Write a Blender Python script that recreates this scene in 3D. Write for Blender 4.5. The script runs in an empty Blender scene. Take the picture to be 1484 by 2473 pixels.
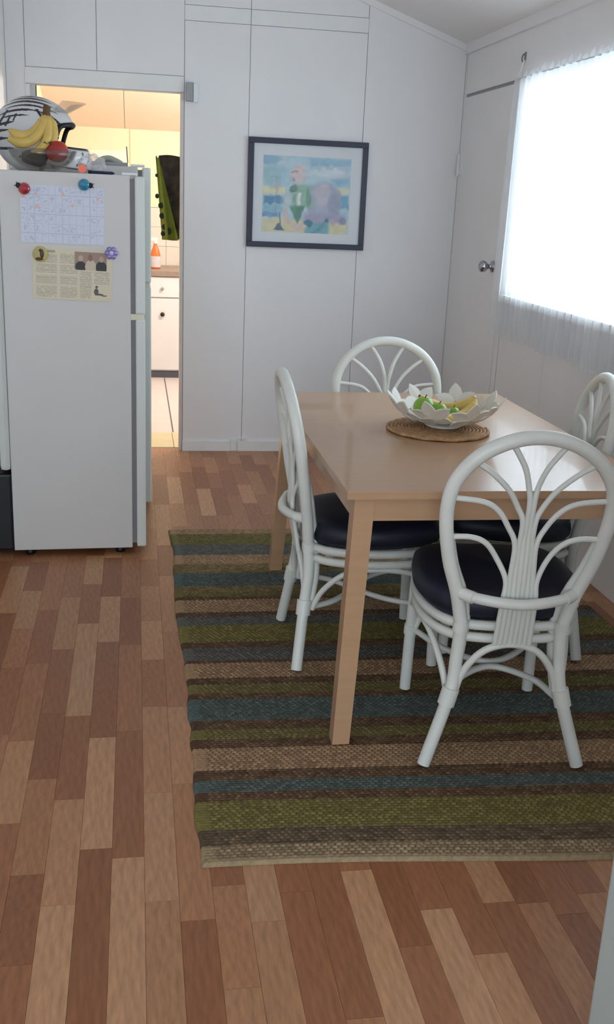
import bpy, bmesh, math, random
import numpy as np
from mathutils import Vector, Matrix

random.seed(7)
rng = np.random.default_rng(7)
scene = bpy.context.scene
COL = scene.collection
PI = math.pi

# ------------------------------------------------------------------ camera
CAM_H = 1.45
F_PX, PITCH, ROLL, YAW = 2456.17, 0.296683, 0.044014, 0.173459
cy_, sy_ = math.cos(YAW), math.sin(YAW)
fw = Vector((sy_*math.cos(PITCH), cy_*math.cos(PITCH), -math.sin(PITCH)))
r0 = Vector((cy_, -sy_, 0)); u0 = r0.cross(fw)
rt = math.cos(ROLL)*r0 + math.sin(ROLL)*u0
up = -math.sin(ROLL)*r0 + math.cos(ROLL)*u0
cam_d = bpy.data.cameras.new('camera'); cam = bpy.data.objects.new('camera', cam_d); COL.objects.link(cam)
cam.matrix_world = Matrix(((rt.x, up.x, -fw.x, 0), (rt.y, up.y, -fw.y, 0), (rt.z, up.z, -fw.z, CAM_H), (0, 0, 0, 1)))
cam_d.sensor_fit = 'VERTICAL'; cam_d.sensor_height = 24.0; cam_d.lens = 24.0*F_PX/2473.0
cam_d.clip_start = 0.02
scene.camera = cam

# ------------------------------------------------------------------ light and exposure
scene.view_settings.view_transform = 'Standard'
scene.view_settings.look = 'None'
scene.view_settings.gamma = 1.0
scene.view_settings.use_curve_mapping = False
scene.view_settings.exposure = 0.0
w = bpy.data.worlds.new('overcast_sky'); scene.world = w; w.use_nodes = True
bg = w.node_tree.nodes['Background']
bg.inputs['Color'].default_value = (0.77, 0.90, 1.0, 1); bg.inputs['Strength'].default_value = 8.0
KITCHEN_FILL_W = 68  # power of the added, unseen kitchen lamp

def portal(name, loc, rot, sx, sy):
    d = bpy.data.lights.new(name, 'AREA'); d.shape = 'RECTANGLE'; d.size = sx; d.size_y = sy
    d.cycles.is_portal = True
    o = bpy.data.objects.new(name, d); COL.objects.link(o); o.location = loc; o.rotation_euler = rot
    return o

XR, YB, XL = 1.83, 5.93, -0.66           # right wall, back wall, left wall
WIN_Y0, WIN_Y1, WIN_Z0, WIN_Z1 = 3.0, 4.965, 1.03, 2.05
REAR_Y = -2.2
portal('window_light_portal', (XR+0.14, (WIN_Y0+WIN_Y1)/2, (WIN_Z0+WIN_Z1)/2), (0, math.radians(90), 0), WIN_Z1-WIN_Z0, WIN_Y1-WIN_Y0)
portal('rear_light_portal', (-0.6, REAR_Y-0.14, 1.425), (math.radians(90), 0, 0), 2.8, 1.45)

# ------------------------------------------------------------------ helpers
def lin(c):
    c = c/255.0
    return c/12.92 if c <= 0.04045 else ((c+0.055)/1.055)**2.4
def C(r, g, b): return (lin(r), lin(g), lin(b), 1.0)

MATS = {}
def mat(name, col, rough=0.5, noise=0.0, nscale=6.0, bump=0.0, bscale=60.0, spec=0.5, stretch=None, metal=0.0, coat=0.0, trans=0.0, ior=1.45, alpha=1.0, attr=None, objcol=False, coord='Object'):
    m = bpy.data.materials.new(name); m.use_nodes = True
    nt = m.node_tree; N = nt.nodes; L = nt.links
    b = N['Principled BSDF']
    b.inputs['Roughness'].default_value = rough
    b.inputs['Specular IOR Level'].default_value = spec
    b.inputs['Metallic'].default_value = metal
    b.inputs['Coat Weight'].default_value = coat
    b.inputs['Transmission Weight'].default_value = trans
    b.inputs['IOR'].default_value = ior
    b.inputs['Alpha'].default_value = alpha
    if attr:
        a = N.new('ShaderNodeAttribute'); a.attribute_name = attr; src = a.outputs['Color']
    elif objcol:
        a = N.new('ShaderNodeObjectInfo'); src = a.outputs['Color']
    else:
        a = N.new('ShaderNodeRGB'); a.outputs[0].default_value = col; src = a.outputs[0]
    tc = N.new('ShaderNodeTexCoord'); mp = N.new('ShaderNodeMapping')
    L.new(tc.outputs[coord], mp.inputs['Vector'])
    if stretch: mp.inputs['Scale'].default_value = stretch
    if noise > 0:
        n = N.new('ShaderNodeTexNoise'); n.inputs['Scale'].default_value = nscale; n.inputs['Detail'].default_value = 5
        L.new(mp.outputs[0], n.inputs['Vector'])
        mr = N.new('ShaderNodeMapRange'); mr.inputs[1].default_value = 0.3; mr.inputs[2].default_value = 0.7
        mr.inputs[3].default_value = 1.0-noise; mr.inputs[4].default_value = 1.0+noise*0.6
        L.new(n.outputs['Fac'], mr.inputs[0])
        mx = N.new('ShaderNodeVectorMath'); mx.operation = 'SCALE'
        L.new(src, mx.inputs[0]); L.new(mr.outputs[0], mx.inputs['Scale']); src = mx.outputs[0]
    L.new(src, b.inputs['Base Color'])
    if bump > 0:
        n2 = N.new('ShaderNodeTexNoise'); n2.inputs['Scale'].default_value = bscale; n2.inputs['Detail'].default_value = 3
        L.new(mp.outputs[0], n2.inputs['Vector'])
        bp = N.new('ShaderNodeBump'); bp.inputs['Strength'].default_value = bump; bp.inputs['Distance'].default_value = 0.004
        L.new(n2.outputs['Fac'], bp.inputs['Height']); L.new(bp.outputs[0], b.inputs['Normal'])
    MATS[name] = m
    return m

def mesh_of(name, verts, faces, smooth=False):
    me = bpy.data.meshes.new(name); me.from_pydata([tuple(v) for v in verts], [], faces); me.update()
    if smooth: me.polygons.foreach_set('use_smooth', [True]*len(me.polygons))
    return me

def link(name, me, m=None, parent=None, loc=None, rot=None):
    o = bpy.data.objects.new(name, me); COL.objects.link(o)
    if m is not None and me is not None and len(me.materials) == 0: me.materials.append(m)
    if parent is not None: o.parent = parent
    if loc is not None: o.location = loc
    if rot is not None: o.rotation_euler = rot
    return o

def tag(o, label, cat, group=None):
    o['label'] = label; o['category'] = cat
    if group: o['group'] = group
    return o

def thing(name, label, cat, loc=(0, 0, 0), rz=0.0, group=None):
    o = bpy.data.objects.new(name, None); COL.objects.link(o); o.empty_display_size = 0.05
    o.location = loc; o.rotation_euler = (0, 0, rz)
    return tag(o, label, cat, group)

def struct(o): o['kind'] = 'structure'; return o
def stuff(o): o['kind'] = 'stuff'; return o

class MB:
    """collects shapes of ONE piece"""
    def __init__(s): s.v = []; s.f = []; s.sm = []
    def add(s, vs, fs, smooth=False):
        k = len(s.v); s.v += [tuple(v) for v in vs]; s.f += [tuple(i+k for i in f) for f in fs]; s.sm += [smooth]*len(fs)
    def box(s, x0, x1, y0, y1, z0, z1):
        s.add([(x0,y0,z0),(x1,y0,z0),(x1,y1,z0),(x0,y1,z0),(x0,y0,z1),(x1,y0,z1),(x1,y1,z1),(x0,y1,z1)],
              [(3,2,1,0),(4,5,6,7),(0,1,5,4),(1,2,6,5),(2,3,7,6),(3,0,4,7)]); return s
    def bbox(s, x0, x1, y0, y1, z0, z1, b):
        bm = bmesh.new(); bmesh.ops.create_cube(bm, size=1.0)
        for v in bm.verts: v.co = Vector(((x0+x1)/2+v.co.x*(x1-x0), (y0+y1)/2+v.co.y*(y1-y0), (z0+z1)/2+v.co.z*(z1-z0)))
        bmesh.ops.bevel(bm, geom=list(bm.edges), offset=b, segments=2, profile=0.6, affect='EDGES')
        bm.verts.index_update(); s.add([v.co[:] for v in bm.verts], [[v.index for v in f.verts] for f in bm.faces], False); bm.free(); return s
    def tube(s, pts, rad, seg=10, closed=False, cap=True, flat=1.0):
        P = [Vector(p) for p in pts]; n = len(P)
        R = rad if isinstance(rad, (list, tuple)) else [rad]*n
        T = []
        for i in range(n):
            a = P[(i-1) % n] if (closed or i > 0) else P[i]; b = P[(i+1) % n] if (closed or i < n-1) else P[i]
            t = (b-a); T.append(t.normalized() if t.length > 1e-9 else Vector((0,0,1)))
        ref = Vector((0,0,1)) if abs(T[0].z) < 0.9 else Vector((1,0,0))
        nrm = (ref - T[0]*ref.dot(T[0])).normalized(); vs = []
        for i in range(n):
            if i > 0:
                q = T[i-1].rotation_difference(T[i]); nrm = q @ nrm
                nrm = (nrm - T[i]*nrm.dot(T[i])).normalized()
            bn = T[i].cross(nrm)
            for k in range(seg):
                a = 2*PI*k/seg; vs.append(P[i] + R[i]*(math.cos(a)*nrm*flat + math.sin(a)*bn))
        fs = []
        m = n if closed else n-1
        for i in range(m):
            j = (i+1) % n
            for k in range(seg):
                k2 = (k+1) % seg; fs.append((i*seg+k, i*seg+k2, j*seg+k2, j*seg+k))
        s.add(vs, fs, True)
        if cap and not closed:
            s.add([vs[k] for k in range(seg)], [tuple(range(seg-1, -1, -1))], False)
            s.add([vs[(n-1)*seg+k] for k in range(seg)], [tuple(range(seg))], False)
        return s
    def lathe(s, prof, cx=0, cy=0, seg=24, sx=1.0, sy=1.0, smooth=True):
        n = len(prof); vs = []
        for (r, z) in prof:
            for k in range(seg):
                a = 2*PI*k/seg; vs.append((cx+r*math.cos(a)*sx, cy+r*math.sin(a)*sy, z))
        fs = []
        for i in range(n-1):
            for k in range(seg):
                k2 = (k+1) % seg; fs.append((i*seg+k, i*seg+k2, (i+1)*seg+k2, (i+1)*seg+k))
        s.add(vs, fs, smooth); return s
    def ball(s, c, rx, ry, rz, nu=16, nv=10):
        prof = [(max(1e-5, math.sin(PI*i/nv)), -math.cos(PI*i/nv)) for i in range(nv+1)]
        vs = []; 
        for (r, z) in prof:
            for k in range(nu):
                a = 2*PI*k/nu; vs.append((c[0]+rx*r*math.cos(a), c[1]+ry*r*math.sin(a), c[2]+rz*z))
        fs = [(i*nu+k, i*nu+(k+1) % nu, (i+1)*nu+(k+1) % nu, (i+1)*nu+k) for i in range(nv) for k in range(nu)]
        s.add(vs, fs, True); return s
    def prism(s, outline, z0, z1, bev=0.0):
        n = len(outline)
        vs = [(x, y, z0) for x, y in outline]+[(x, y, z1) for x, y in outline]
        fs = [tuple(range(n-1, -1, -1)), tuple(range(n, 2*n))]+[(i, (i+1) % n, n+(i+1) % n, n+i) for i in range(n)]
        s.add(vs, fs); return s
    def build(s, name, m, parent=None, loc=None, rot=None):
        me = mesh_of(name, s.v, s.f); me.polygons.foreach_set('use_smooth', s.sm)
        return link(name, me, m, parent, loc, rot)

def crom(pts, n=8, closed=False):
    P = [Vector(p) for p in pts]; out = []; k = len(P)
    m = k if closed else k-1
    for i in range(m):
        if closed: a, b, c, d = P[(i-1) % k], P[i], P[(i+1) % k], P[(i+2) % k]
        else: a = P[i-1] if i > 0 else P[i]*2-P[i+1]; b = P[i]; c = P[i+1]; d = P[i+2] if i+2 < k else P[i+1]*2-P[i]
        for j in range(n):
            t = j/n; out.append(0.5*((2*b)+(c-a)*t+(2*a-5*b+4*c-d)*t*t+(3*b-a-3*c+d)*t**3))
    if not closed: out.append(P[-1])
    return out

def copy_tree(o, parent=None):
    c = o.copy(); COL.objects.link(c)
    if parent is not None: c.parent = parent
    for ch in o.children: copy_tree(ch, c)
    return c

def painted(name, nx, ny, w, h, fn, m, parent, origin, ux, uz, attr='print'):
    """flat print: a grid of w x h whose colours come from fn(u, v) (v from the top)"""
    U, V = np.meshgrid(np.linspace(0, 1, nx), np.linspace(0, 1, ny))
    col = fn(U, V)
    o = np.array(origin); ux = np.array(ux); uz = np.array(uz)
    co = o[None, None]+U[..., None]*w*ux+(1-V)[..., None]*h*uz
    idx = np.arange(nx*ny).reshape(ny, nx)
    f = np.stack([idx[1:, :-1], idx[1:, 1:], idx[:-1, 1:], idx[:-1, :-1]], -1).reshape(-1, 4)
    me = bpy.data.meshes.new(name); me.from_pydata(co.reshape(-1, 3).tolist(), [], f.tolist()); me.update()
    at = me.color_attributes.new(attr, 'FLOAT_COLOR', 'POINT')
    c4 = np.ones((nx*ny, 4), np.float32); s = np.clip(col.reshape(-1, 3)/255.0, 0, 1)
    c4[:, :3] = np.where(s <= 0.04045, s/12.92, ((s+0.055)/1.055)**2.4)
    at.data.foreach_set('color', c4.ravel())
    return link(name, me, m, parent)

# ------------------------------------------------------------------ materials
M_wall = mat('white_wall_paint', C(238, 236, 236), 0.55, 0.02, 3, 0.06, 90)
M_wallback = mat('wall_joint_backing', C(205, 203, 202), 0.8)
M_trimw = mat('white_trim_paint', C(238, 237, 235), 0.45, 0.03, 8)
M_wallback2 = mat('right_wall_backing', C(165, 165, 168), 0.8)
M_ceil = mat('ceiling_paint', C(240, 237, 236), 0.6, 0.02, 3)
M_floor = mat('laminate_wood', None, 0.38, 0.24, 3.0, 0.03, 30, stretch=(34, 2.6, 4), objcol=True, coord='Object')
M_subfloor = mat('subfloor', C(128, 86, 66), 0.7, 0.1)
M_oldplank = mat('laminate_wood_far', C(168, 116, 92), 0.4, 0.2, 3.0, stretch=(14, 1.2, 4))
M_table = mat('birch_veneer', C(192, 153, 118), 0.28, 0.05, 3.0, 0.015, 40, stretch=(1.5, 22, 22), coat=0.25)
M_chair = mat('white_painted_rattan', C(226, 228, 220), 0.38, 0.05, 14, 0.12, 40)
M_cush = mat('navy_vinyl', C(28, 32, 48), 0.5, 0.15, 8, 0.15, 120)
M_fridge = mat('fridge_enamel', C(212, 209, 205), 0.42, 0.015, 4, 0.10, 260)
M_fdoor = mat('fridge_door_enamel', C(220, 222, 216), 0.35, 0.02, 5)
M_gasket = mat('grey_door_gasket', C(128, 128, 130), 0.6, 0.05, 10)
M_black = mat('black_plastic', C(24, 24, 28), 0.45, 0.1, 8)
M_dark = mat('dark_frame_lacquer', C(50, 53, 72), 0.4, 0.06, 10)
M_matb = mat('mount_board', C(224, 226, 230), 0.5)
M_print = mat('printed_paper', None, 0.45, attr='print')
M_glassprint = mat('print_under_glass', None, 0.12, attr='print', spec=0.6)
M_rug = mat('woven_jute', None, 0.9, 0.22, 90, attr='yarn', spec=0.15)
M_cream = mat('cream_kitchen_wall', C(246, 230, 200), 0.55, 0.02, 3)
M_pinkc = mat('kitchen_ceiling_board', C(240, 222, 206), 0.6, 0.02, 3)
M_tile = mat('white_glazed_tile', C(222, 218, 214), 0.2, 0.03, 6)
M_cab = mat('white_cabinet_paint', C(222, 223, 230), 0.35, 0.02, 5)
M_bench = mat('grey_brown_worktop', C(150, 132, 122), 0.35, 0.12, 30)
M_kick = mat('dark_kickboard', C(84, 84, 96), 0.6, 0.1, 12)
M_vinyl = mat('pale_vinyl_floor', C(214, 206, 208), 0.35, 0.04, 5)
M_thresh = mat('cream_threshold', C(214, 204, 170), 0.5, 0.05, 10)
M_brass = mat('knob_metal', C(170, 172, 178), 0.18, metal=1.0)
M_greyp = mat('grey_plastic', C(158, 160, 160), 0.45)
M_creamp = mat('cream_plastic', C(226, 220, 196), 0.45)
M_whitep = mat('white_plastic', C(232, 234, 236), 0.35)

def sheer(name, col, transp, trl=0.6):
    m = bpy.data.materials.new(name); m.use_nodes = True; nt = m.node_tree; N = nt.nodes; L = nt.links
    N.remove(N['Principled BSDF']); out = N['Material Output']
    d = N.new('ShaderNodeBsdfDiffuse'); d.inputs[0].default_value = col
    t = N.new('ShaderNodeBsdfTranslucent'); t.inputs[0].default_value = col
    p = N.new('ShaderNodeBsdfTransparent')
    a = N.new('ShaderNodeMixShader'); a.inputs[0].default_value = trl; L.new(d.outputs[0], a.inputs[1]); L.new(t.outputs[0], a.inputs[2])
    b = N.new('ShaderNodeMixShader'); L.new(a.outputs[0], b.inputs[1]); L.new(p.outputs[0], b.inputs[2])
    n = N.new('ShaderNodeTexNoise'); n.inputs['Scale'].default_value = 14
    mr = N.new('ShaderNodeMapRange'); mr.inputs[3].default_value = transp-0.08; mr.inputs[4].default_value = transp+0.08
    L.new(n.outputs['Fac'], mr.inputs[0]); L.new(mr.outputs[0], b.inputs[0])
    L.new(b.outputs[0], out.inputs['Surface']); return m
def clear(name, tint, gl=0.08, rough=0.05):
    m = bpy.data.materials.new(name); m.use_nodes = True; nt = m.node_tree; N = nt.nodes; L = nt.links
    N.remove(N['Principled BSDF']); out = N['Material Output']
    p = N.new('ShaderNodeBsdfTransparent'); p.inputs[0].default_value = tint
    g = N.new('ShaderNodeBsdfGlossy'); g.inputs['Roughness'].default_value = rough
    lw = N.new('ShaderNodeLayerWeight'); lw.inputs['Blend'].default_value = 0.25
    mr = N.new('ShaderNodeMapRange'); mr.inputs[3].default_value = gl; mr.inputs[4].default_value = gl+(0.3 if gl > 0 else 0.12)
    L.new(lw.outputs['Fresnel'], mr.inputs[0])
    b = N.new('ShaderNodeMixShader'); L.new(mr.outputs[0], b.inputs[0]); L.new(p.outputs[0], b.inputs[1]); L.new(g.outputs[0], b.inputs[2])
    L.new(b.outputs[0], out.inputs['Surface']); return m
M_picglass = clear('picture_glass', (1, 1, 1, 1), 0.0, 0.03)
M_sheer = sheer('sheer_white_curtain', (0.93, 0.95, 0.98, 1), 0.42, 0.4)
M_glass = clear('window_glass', (0.97, 0.98, 0.98, 1), 0.04)
M_bowlglass = clear('bowl_glass', (0.90, 0.89, 0.88, 1), 0.05, 0.25)
M_visor = clear('clear_visor', (0.95, 0.94, 0.93, 1), 0.04, 0.2)
M_bag = sheer('clear_plastic_bag', (0.85, 0.85, 0.86, 1), 0.7, 0.3)

# ------------------------------------------------------------------ floor
fl = struct(MB().box(-3.1, XR, -2.2, 6.0, -0.06, -0.010).build('floor', M_subfloor))
TONES = [C(183, 133, 95), C(174, 122, 85), C(165, 111, 76), C(157, 103, 69), C(149, 96, 63), C(192, 144, 106)]
PWID = 0.073
plank_me = MB().box(-PWID/2+0.0003, PWID/2-0.0003, 0, 1, -0.010, 0).build('plank', M_floor)
plank_mesh = plank_me.data; bpy.data.objects.remove(plank_me)
RUG = (0.142, 1.72, 1.957, 4.396)
# strips read off the photograph (left of the rug): column -> [(y near, y far, tone)]
KNOWN = {
 0: [(1.16,1.42,4),(1.42,1.86,0),(1.86,2.28,5),(2.28,2.74,0),(2.74,3.06,3),(3.06,3.38,0),(3.38,3.72,1),(3.72,4.02,3)],
 -1: [(1.16,1.52,4),(1.52,2.02,5),(2.02,2.60,3),(2.60,3.18,2),(3.18,3.60,4),(3.60,4.05,2)],
 -2: [(1.16,1.42,3),(1.42,2.06,4),(2.06,2.57,5),(2.57,2.86,4),(2.86,3.21,3),(3.21,3.62,5),(3.62,4.05,4)],
 -3: [(1.16,1.37,0),(1.37,1.87,5),(1.87,2.27,0),(2.27,2.70,3),(2.70,3.37,5),(3.37,3.75,3),(3.75,4.08,0)],
 -4: [(1.16,1.70,3),(1.70,1.98,4),(1.98,2.37,1),(2.37,2.72,4),(2.72,3.16,3),(3.16,3.62,0),(3.62,4.05,2)],
 -5: [(1.16,1.75,3),(1.75,2.18,3),(2.18,2.57,0),(2.57,3.06,2),(3.06,3.50,4),(3.50,4.0,2)],
 4: [(1.10,1.26,4),(1.26,1.86,3),(1.86,2.3,3)],
 6: [(1.08,1.42,3),(1.42,1.92,5),(1.92,2.3,2)],
}
planks = []
for k in range(-9, 25):
    x = 0.011+PWID*(k+0.5)
    if x < XL-0.04 or x > XR: continue
    y = 1.02+random.random()*0.3; runs = []
    if k in KNOWN:
        runs = list(KNOWN[k]); y = runs[-1][1]
    last = -1
    while y < YB+0.05:
        ln = random.uniform(0.30, 0.62); tn = random.choices(range(6), [5, 6, 6, 5, 4, 3])[0]
        if tn == last: tn = (tn+2) % 6
        last = tn; y1 = min(y+ln, YB+0.06)
        if YB+0.06-y1 < 0.15: y1 = YB+0.06
        runs.append((y, y1, tn)); y = y1
    for (a, b, tn) in runs:
        if x > RUG[0]+0.06 and x < RUG[1]-0.06 and a > RUG[2]+0.06 and b < RUG[3]-0.06: continue
        planks.append((x, a, b, tn))
for (x, a, b, tn) in planks:
    o = bpy.data.objects.new('plank', plank_mesh); COL.objects.link(o); o.parent = fl
    o.location = (x, a+0.0004, 0); o.scale = (1, b-a-0.0008, 1)
    j = random.uniform(0.93, 1.07); t = TONES[tn]; o.color = (t[0]*j, t[1]*j, t[2]*j, 1)
mb = MB()
for k in range(-42, 25):
    x = 0.011+PWID*(k+0.5)
    if x < -3.05 or x > XR: continue
    y = -2.2; top = 1.0 if x > XL-0.04 else 3.6
    if x+PWID/2 > XR: continue
    while y < top:
        y1 = min(top, y+random.uniform(0.4, 0.7)); mb.box(x-0.0362, x+0.0362, y+0.0004, y1-0.0004, -0.010, 0); y = y1
stuff(mb.build('plank_field', M_oldplank, fl))
struct(MB().box(XL-0.1, 1.6, 6.40, 9.1, -0.06, 0.0).build('floor', M_vinyl)).name = 'floor_kitchen'
struct(MB().box(XL-0.1, 0.222, 6.002, 6.398, -0.06, 0.001).box(0.225, 1.6, 6.002, 6.398, -0.06, 0.001).build('trim_threshold', M_thresh))
struct(MB().box(0.228, 0.236, 6.42, 8.44, 0.0, 0.0015).build('trim_floor_joint', M_kick))

# ------------------------------------------------------------------ walls
RIDGE_X, SL = -0.62, 0.345
def ceil_z(x): return 2.31+SL*(XR-x) if x > RIDGE_X else 2.31+SL*(XR-RIDGE_X)-0.2*(RIDGE_X-x)
DO = (-0.512, 0.258, 1.976)             # doorway in the back wall: x0, x1, height
def wallpoly(name, rects, m, y0, y1):
    mb = MB()
    for (x0, x1, z0, z1a, z1b) in rects:
        mb.add([(x0,y0,z0),(x1,y0,z0),(x1,y0,z1b),(x0,y0,z1a),(x0,y1,z0),(x1,y1,z0),(x1,y1,z1b),(x0,y1,z1a)],
               [(0,1,2,3),(7,6,5,4),(0,4,5,1),(1,5,6,2),(2,6,7,3),(3,7,4,0)])
    return mb.build(name, m)
cz = ceil_z
wb = struct(wallpoly('wall_back', [(XL-0.1, DO[0], -0.06, cz(XL)+.05, cz(DO[0])+.05), (DO[0], DO[1], DO[2], cz(DO[0])+.05, cz(DO[1])+.05), (DO[1], XR+0.12, -0.06, cz(DO[1])+.05, cz(XR+.12)+.05)], M_wallback, YB+0.010, YB+0.07))
def panel(x0, x1, z0, z1, parent=wb, g=0.0016, th=0.010):
    x0 += g; x1 -= g; z0 += g
    za = z1-g if z1 else cz(x0)+0.03; zb = z1-g if z1 else cz(x1)+0.03
    mb = MB(); y0, y1 = YB, YB+th
    mb.add([(x0,y0,z0),(x1,y0,z0),(x1,y0,zb),(x0,y0,za),(x0,y1,z0),(x1,y1,z0),(x1,y1,zb),(x0,y1,za)],
           [(0,1,2,3),(7,6,5,4),(0,4,5,1),(1,5,6,2),(2,6,7,3),(3,7,4,0)])
    return mb.build('panel', M_wall, parent)
panel(XL, -0.560, 0, None)
panel(-0.560, -0.192, 2.060, None); panel(-0.192, 0.268, 2.060, None)
panel(DO[1]+0.010, 0.620, 0, 2.335)
panel(0.268, 0.620, 2.41, None)
panel(0.620, 1.262, 0.05, 2.335); panel(0.620, 1.262, 2.41, None)
panel(1.262, XR, 0, None)
wb2 = struct(MB().box(0.268, 0.6185, YB-0.001, YB+0.012, 2.336, 2.409).build('trim_batten', M_trimw))
struct(MB().box(0.6215, 1.262, YB-0.001, YB+0.012, 2.336, 2.409).build('trim_batten', M_trimw))
# door lining of the kitchen opening
t = struct(MB().box(-0.562, DO[1]+0.008, YB-0.004, YB+0.010, DO[2]+0.004, 2.058).build('trim_lintel', M_trimw))
struct(MB().box(-0.562, DO[0]-0.028, YB-0.004, YB+0.010, 0, DO[2]).build('trim_jamb', M_trimw))
M_jamb = mat('beige_jamb_edge', C(216, 208, 202), 0.5, 0.04, 10)
struct(MB().box(DO[0]-0.026, DO[0], YB+0.012, YB+0.07, 0, DO[2]).build('trim_jamb', M_jamb))
struct(MB().box(DO[1]-0.010, DO[1]+0.008, YB-0.003, YB+0.072, 0, DO[2]).build('trim_jamb', M_jamb))
# skirting: two lengths with a filler block
b1 = struct(MB().box(DO[1]+0.010, 0.552, YB-0.014, YB, 0.0, 0.058).build('baseboard_back', M_trimw))
MB().box(0.554, 0.592, YB-0.008, YB, 0.0, 0.072).build('filler_block', M_trimw, b1)
struct(MB().box(0.594, XR, YB-0.014, YB, 0.0, 0.058).build('baseboard_back', M_trimw))
struct(MB().box(0.594, 0.66, YB-0.010, YB, 0.072, 0.078).build('trim_ledge', M_trimw))

# right wall with window and door
wr = struct(MB().box(XR+0.010, XR+0.12, 3.0-5.2, WIN_Y0, -0.06, 2.36).box(XR+0.010, XR+0.12, WIN_Y0, WIN_Y1, -0.06, WIN_Z0).box(XR+0.010, XR+0.12, WIN_Y0, WIN_Y1, WIN_Z1, 2.36)
            .box(XR+0.010, XR+0.12, WIN_Y1, YB+0.07, -0.06, 2.36).build('wall_right', M_wallback2))
def rpanel(y0, y1, z0, z1, g=0.0016):
    return MB().box(XR, XR+0.010, y0+g, y1-g, z0+g, z1-g).build('panel', M_wall, wr)
rpanel(WIN_Y0, 4.39, 0, WIN_Z0); rpanel(4.39, 4.99, 0, WIN_Z0)
rpanel(REAR_Y, WIN_Y0, 0, 2.36); rpanel(WIN_Y0, 5.90, 2.052, 2.36)
MB().box(XR, XR+0.010, WIN_Y1+0.002, 4.988, WIN_Z0, 2.050).build('panel', M_wall, wr)
MB().box(XR, XR+0.010, 5.902, YB, 0, 2.36).build('panel', M_wall, wr)
dr = struct(bpy.data.objects.new('door_1', None)); COL.objects.link(dr); dr.location = (XR, 5.06, 0)
MB().box(-0.001, 0.010, 0.005, 0.838, 0.012, 2.036).build('door_leaf', M_wall, dr)
MB().box(-0.002, 0.010, -0.066, -0.004, 0.0, 2.046).build('door_stile', M_trimw, dr)
hg = MB()
hg.tube([(-0.010, 0.842, 1.62), (-0.010, 0.842, 1.74)], 0.008, 8); hg.box(-0.006, 0, 0.80, 0.84, 1.63, 1.73)
hg.build('hinge', M_trimw, dr)
hg = MB(); hg.tube([(-0.010, 0.842, 0.22), (-0.010, 0.842, 0.34)], 0.008, 8); hg.box(-0.006, 0, 0.80, 0.84, 0.23, 0.33); hg.build('hinge', M_trimw, dr)
kb = MB(); kb.lathe([(0.0001, 0.0), (0.030, 0.0), (0.030, 0.006), (0.013, 0.010), (0.012, 0.030), (0.024, 0.038), (0.030, 0.052), (0.027, 0.066), (0.015, 0.074), (0.0001, 0.075)], seg=20)
kb.build('door_knob', M_brass, dr, (-0.004, 0.115, 1.165), (0, -PI/2, 0))['label'] = 'shiny round metal door knob'
# window frame, sashes and panes
wn = struct(bpy.data.objects.new('window_1', None)); COL.objects.link(wn); wn.location = (XR+0.05, WIN_Y0, WIN_Z0)
LY, LZ = WIN_Y1-WIN_Y0, WIN_Z1-WIN_Z0
fm = MB().box(-.04, .06, 0, LY, 0, .035).box(-.04, .06, 0, LY, LZ-.035, LZ).box(-.04, .06, 0, .035, .035, LZ-.035).box(-.04, .06, LY-.035, LY, .035, LZ-.035); fm.build('window_frame', M_trimw, wn)
for k in range(1, 3): MB().box(-.01, .03, LY*k/3-.015, LY*k/3+.015, .035, LZ-.035).build('mullion', M_trimw, wn)
for k in range(3): MB().box(.008, .012, LY*k/3+(.035 if k == 0 else .015), LY*(k+1)/3-(.035 if k == 2 else .015), .035, LZ-.035).build('pane', M_glass, wn)
MB().box(-.075, -.04, -.02, LY+.02, -.02, .012).build('window_sill', M_trimw, wn)

# left wall, return wall, rear wall, ceiling
struct(MB().box(XL-0.1, XL, 3.6, YB+0.07, -0.06, cz(XL)+.05).build('wall_left', M_wall))
struct(MB().box(-3.1, XL-0.1, 3.6, 3.7, -0.06, 3.2).build('wall_return', M_wall))
struct(MB().box(-3.2, -3.1, REAR_Y-.1, 3.7, -0.06, 3.2).build('wall_far_left', M_wall))
struct(MB().box(-3.1, -2.0, REAR_Y-.1, REAR_Y, -.06, 3.2).box(0.8, XR+.12, REAR_Y-.1, REAR_Y, -.06, 2.75).box(-2.0, 0.8, REAR_Y-.1, REAR_Y, 2.15, 3.2).box(-2.0, 0.8, REAR_Y-.1, REAR_Y, -.06, 0.7).build('wall_front', M_wall))
def slab(name, xa, xb, y0, y1, th, m):
    za, zb = cz(xa), cz(xb)
    mb = MB(); mb.add([(xa,y0,za),(xb,y0,zb),(xb,y1,zb),(xa,y1,za),(xa,y0,za+th),(xb,y0,zb+th),(xb,y1,zb+th),(xa,y1,za+th)],
        [(3,2,1,0),(4,5,6,7),(0,1,5,4),(1,2,6,5),(2,3,7,6),(3,0,4,7)])
    return struct(mb.build(name, m))
slab('ceiling', RIDGE_X, XR+0.12, REAR_Y-.1, YB+.06, 0.06, M_ceil)
slab('ceiling_far_side', -3.2, RIDGE_X, REAR_Y-.1, YB+.06, 0.06, M_ceil)
def cornice_back():
    mb = MB(); y0, y1 = YB-0.016, YB
    xa, xb = RIDGE_X, XR; za, zb = cz(xa), cz(xb)
    mb.add([(xa,y0,za-.035),(xb,y0,zb-.035),(xb,y0,zb),(xa,y0,za),(xa,y1,za-.035),(xb,y1,zb-.035),(xb,y1,zb),(xa,y1,za)],
           [(0,1,2,3),(7,6,5,4),(0,4,5,1),(1,5,6,2),(2,6,7,3),(3,7,4,0)])
    return struct(mb.build('trim_cornice', M_ceil))
cornice_back()
struct(MB().box(XR-0.014, XR, REAR_Y, YB-0.016, 2.262, 2.316).build('trim_cornice', M_wall))
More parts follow.
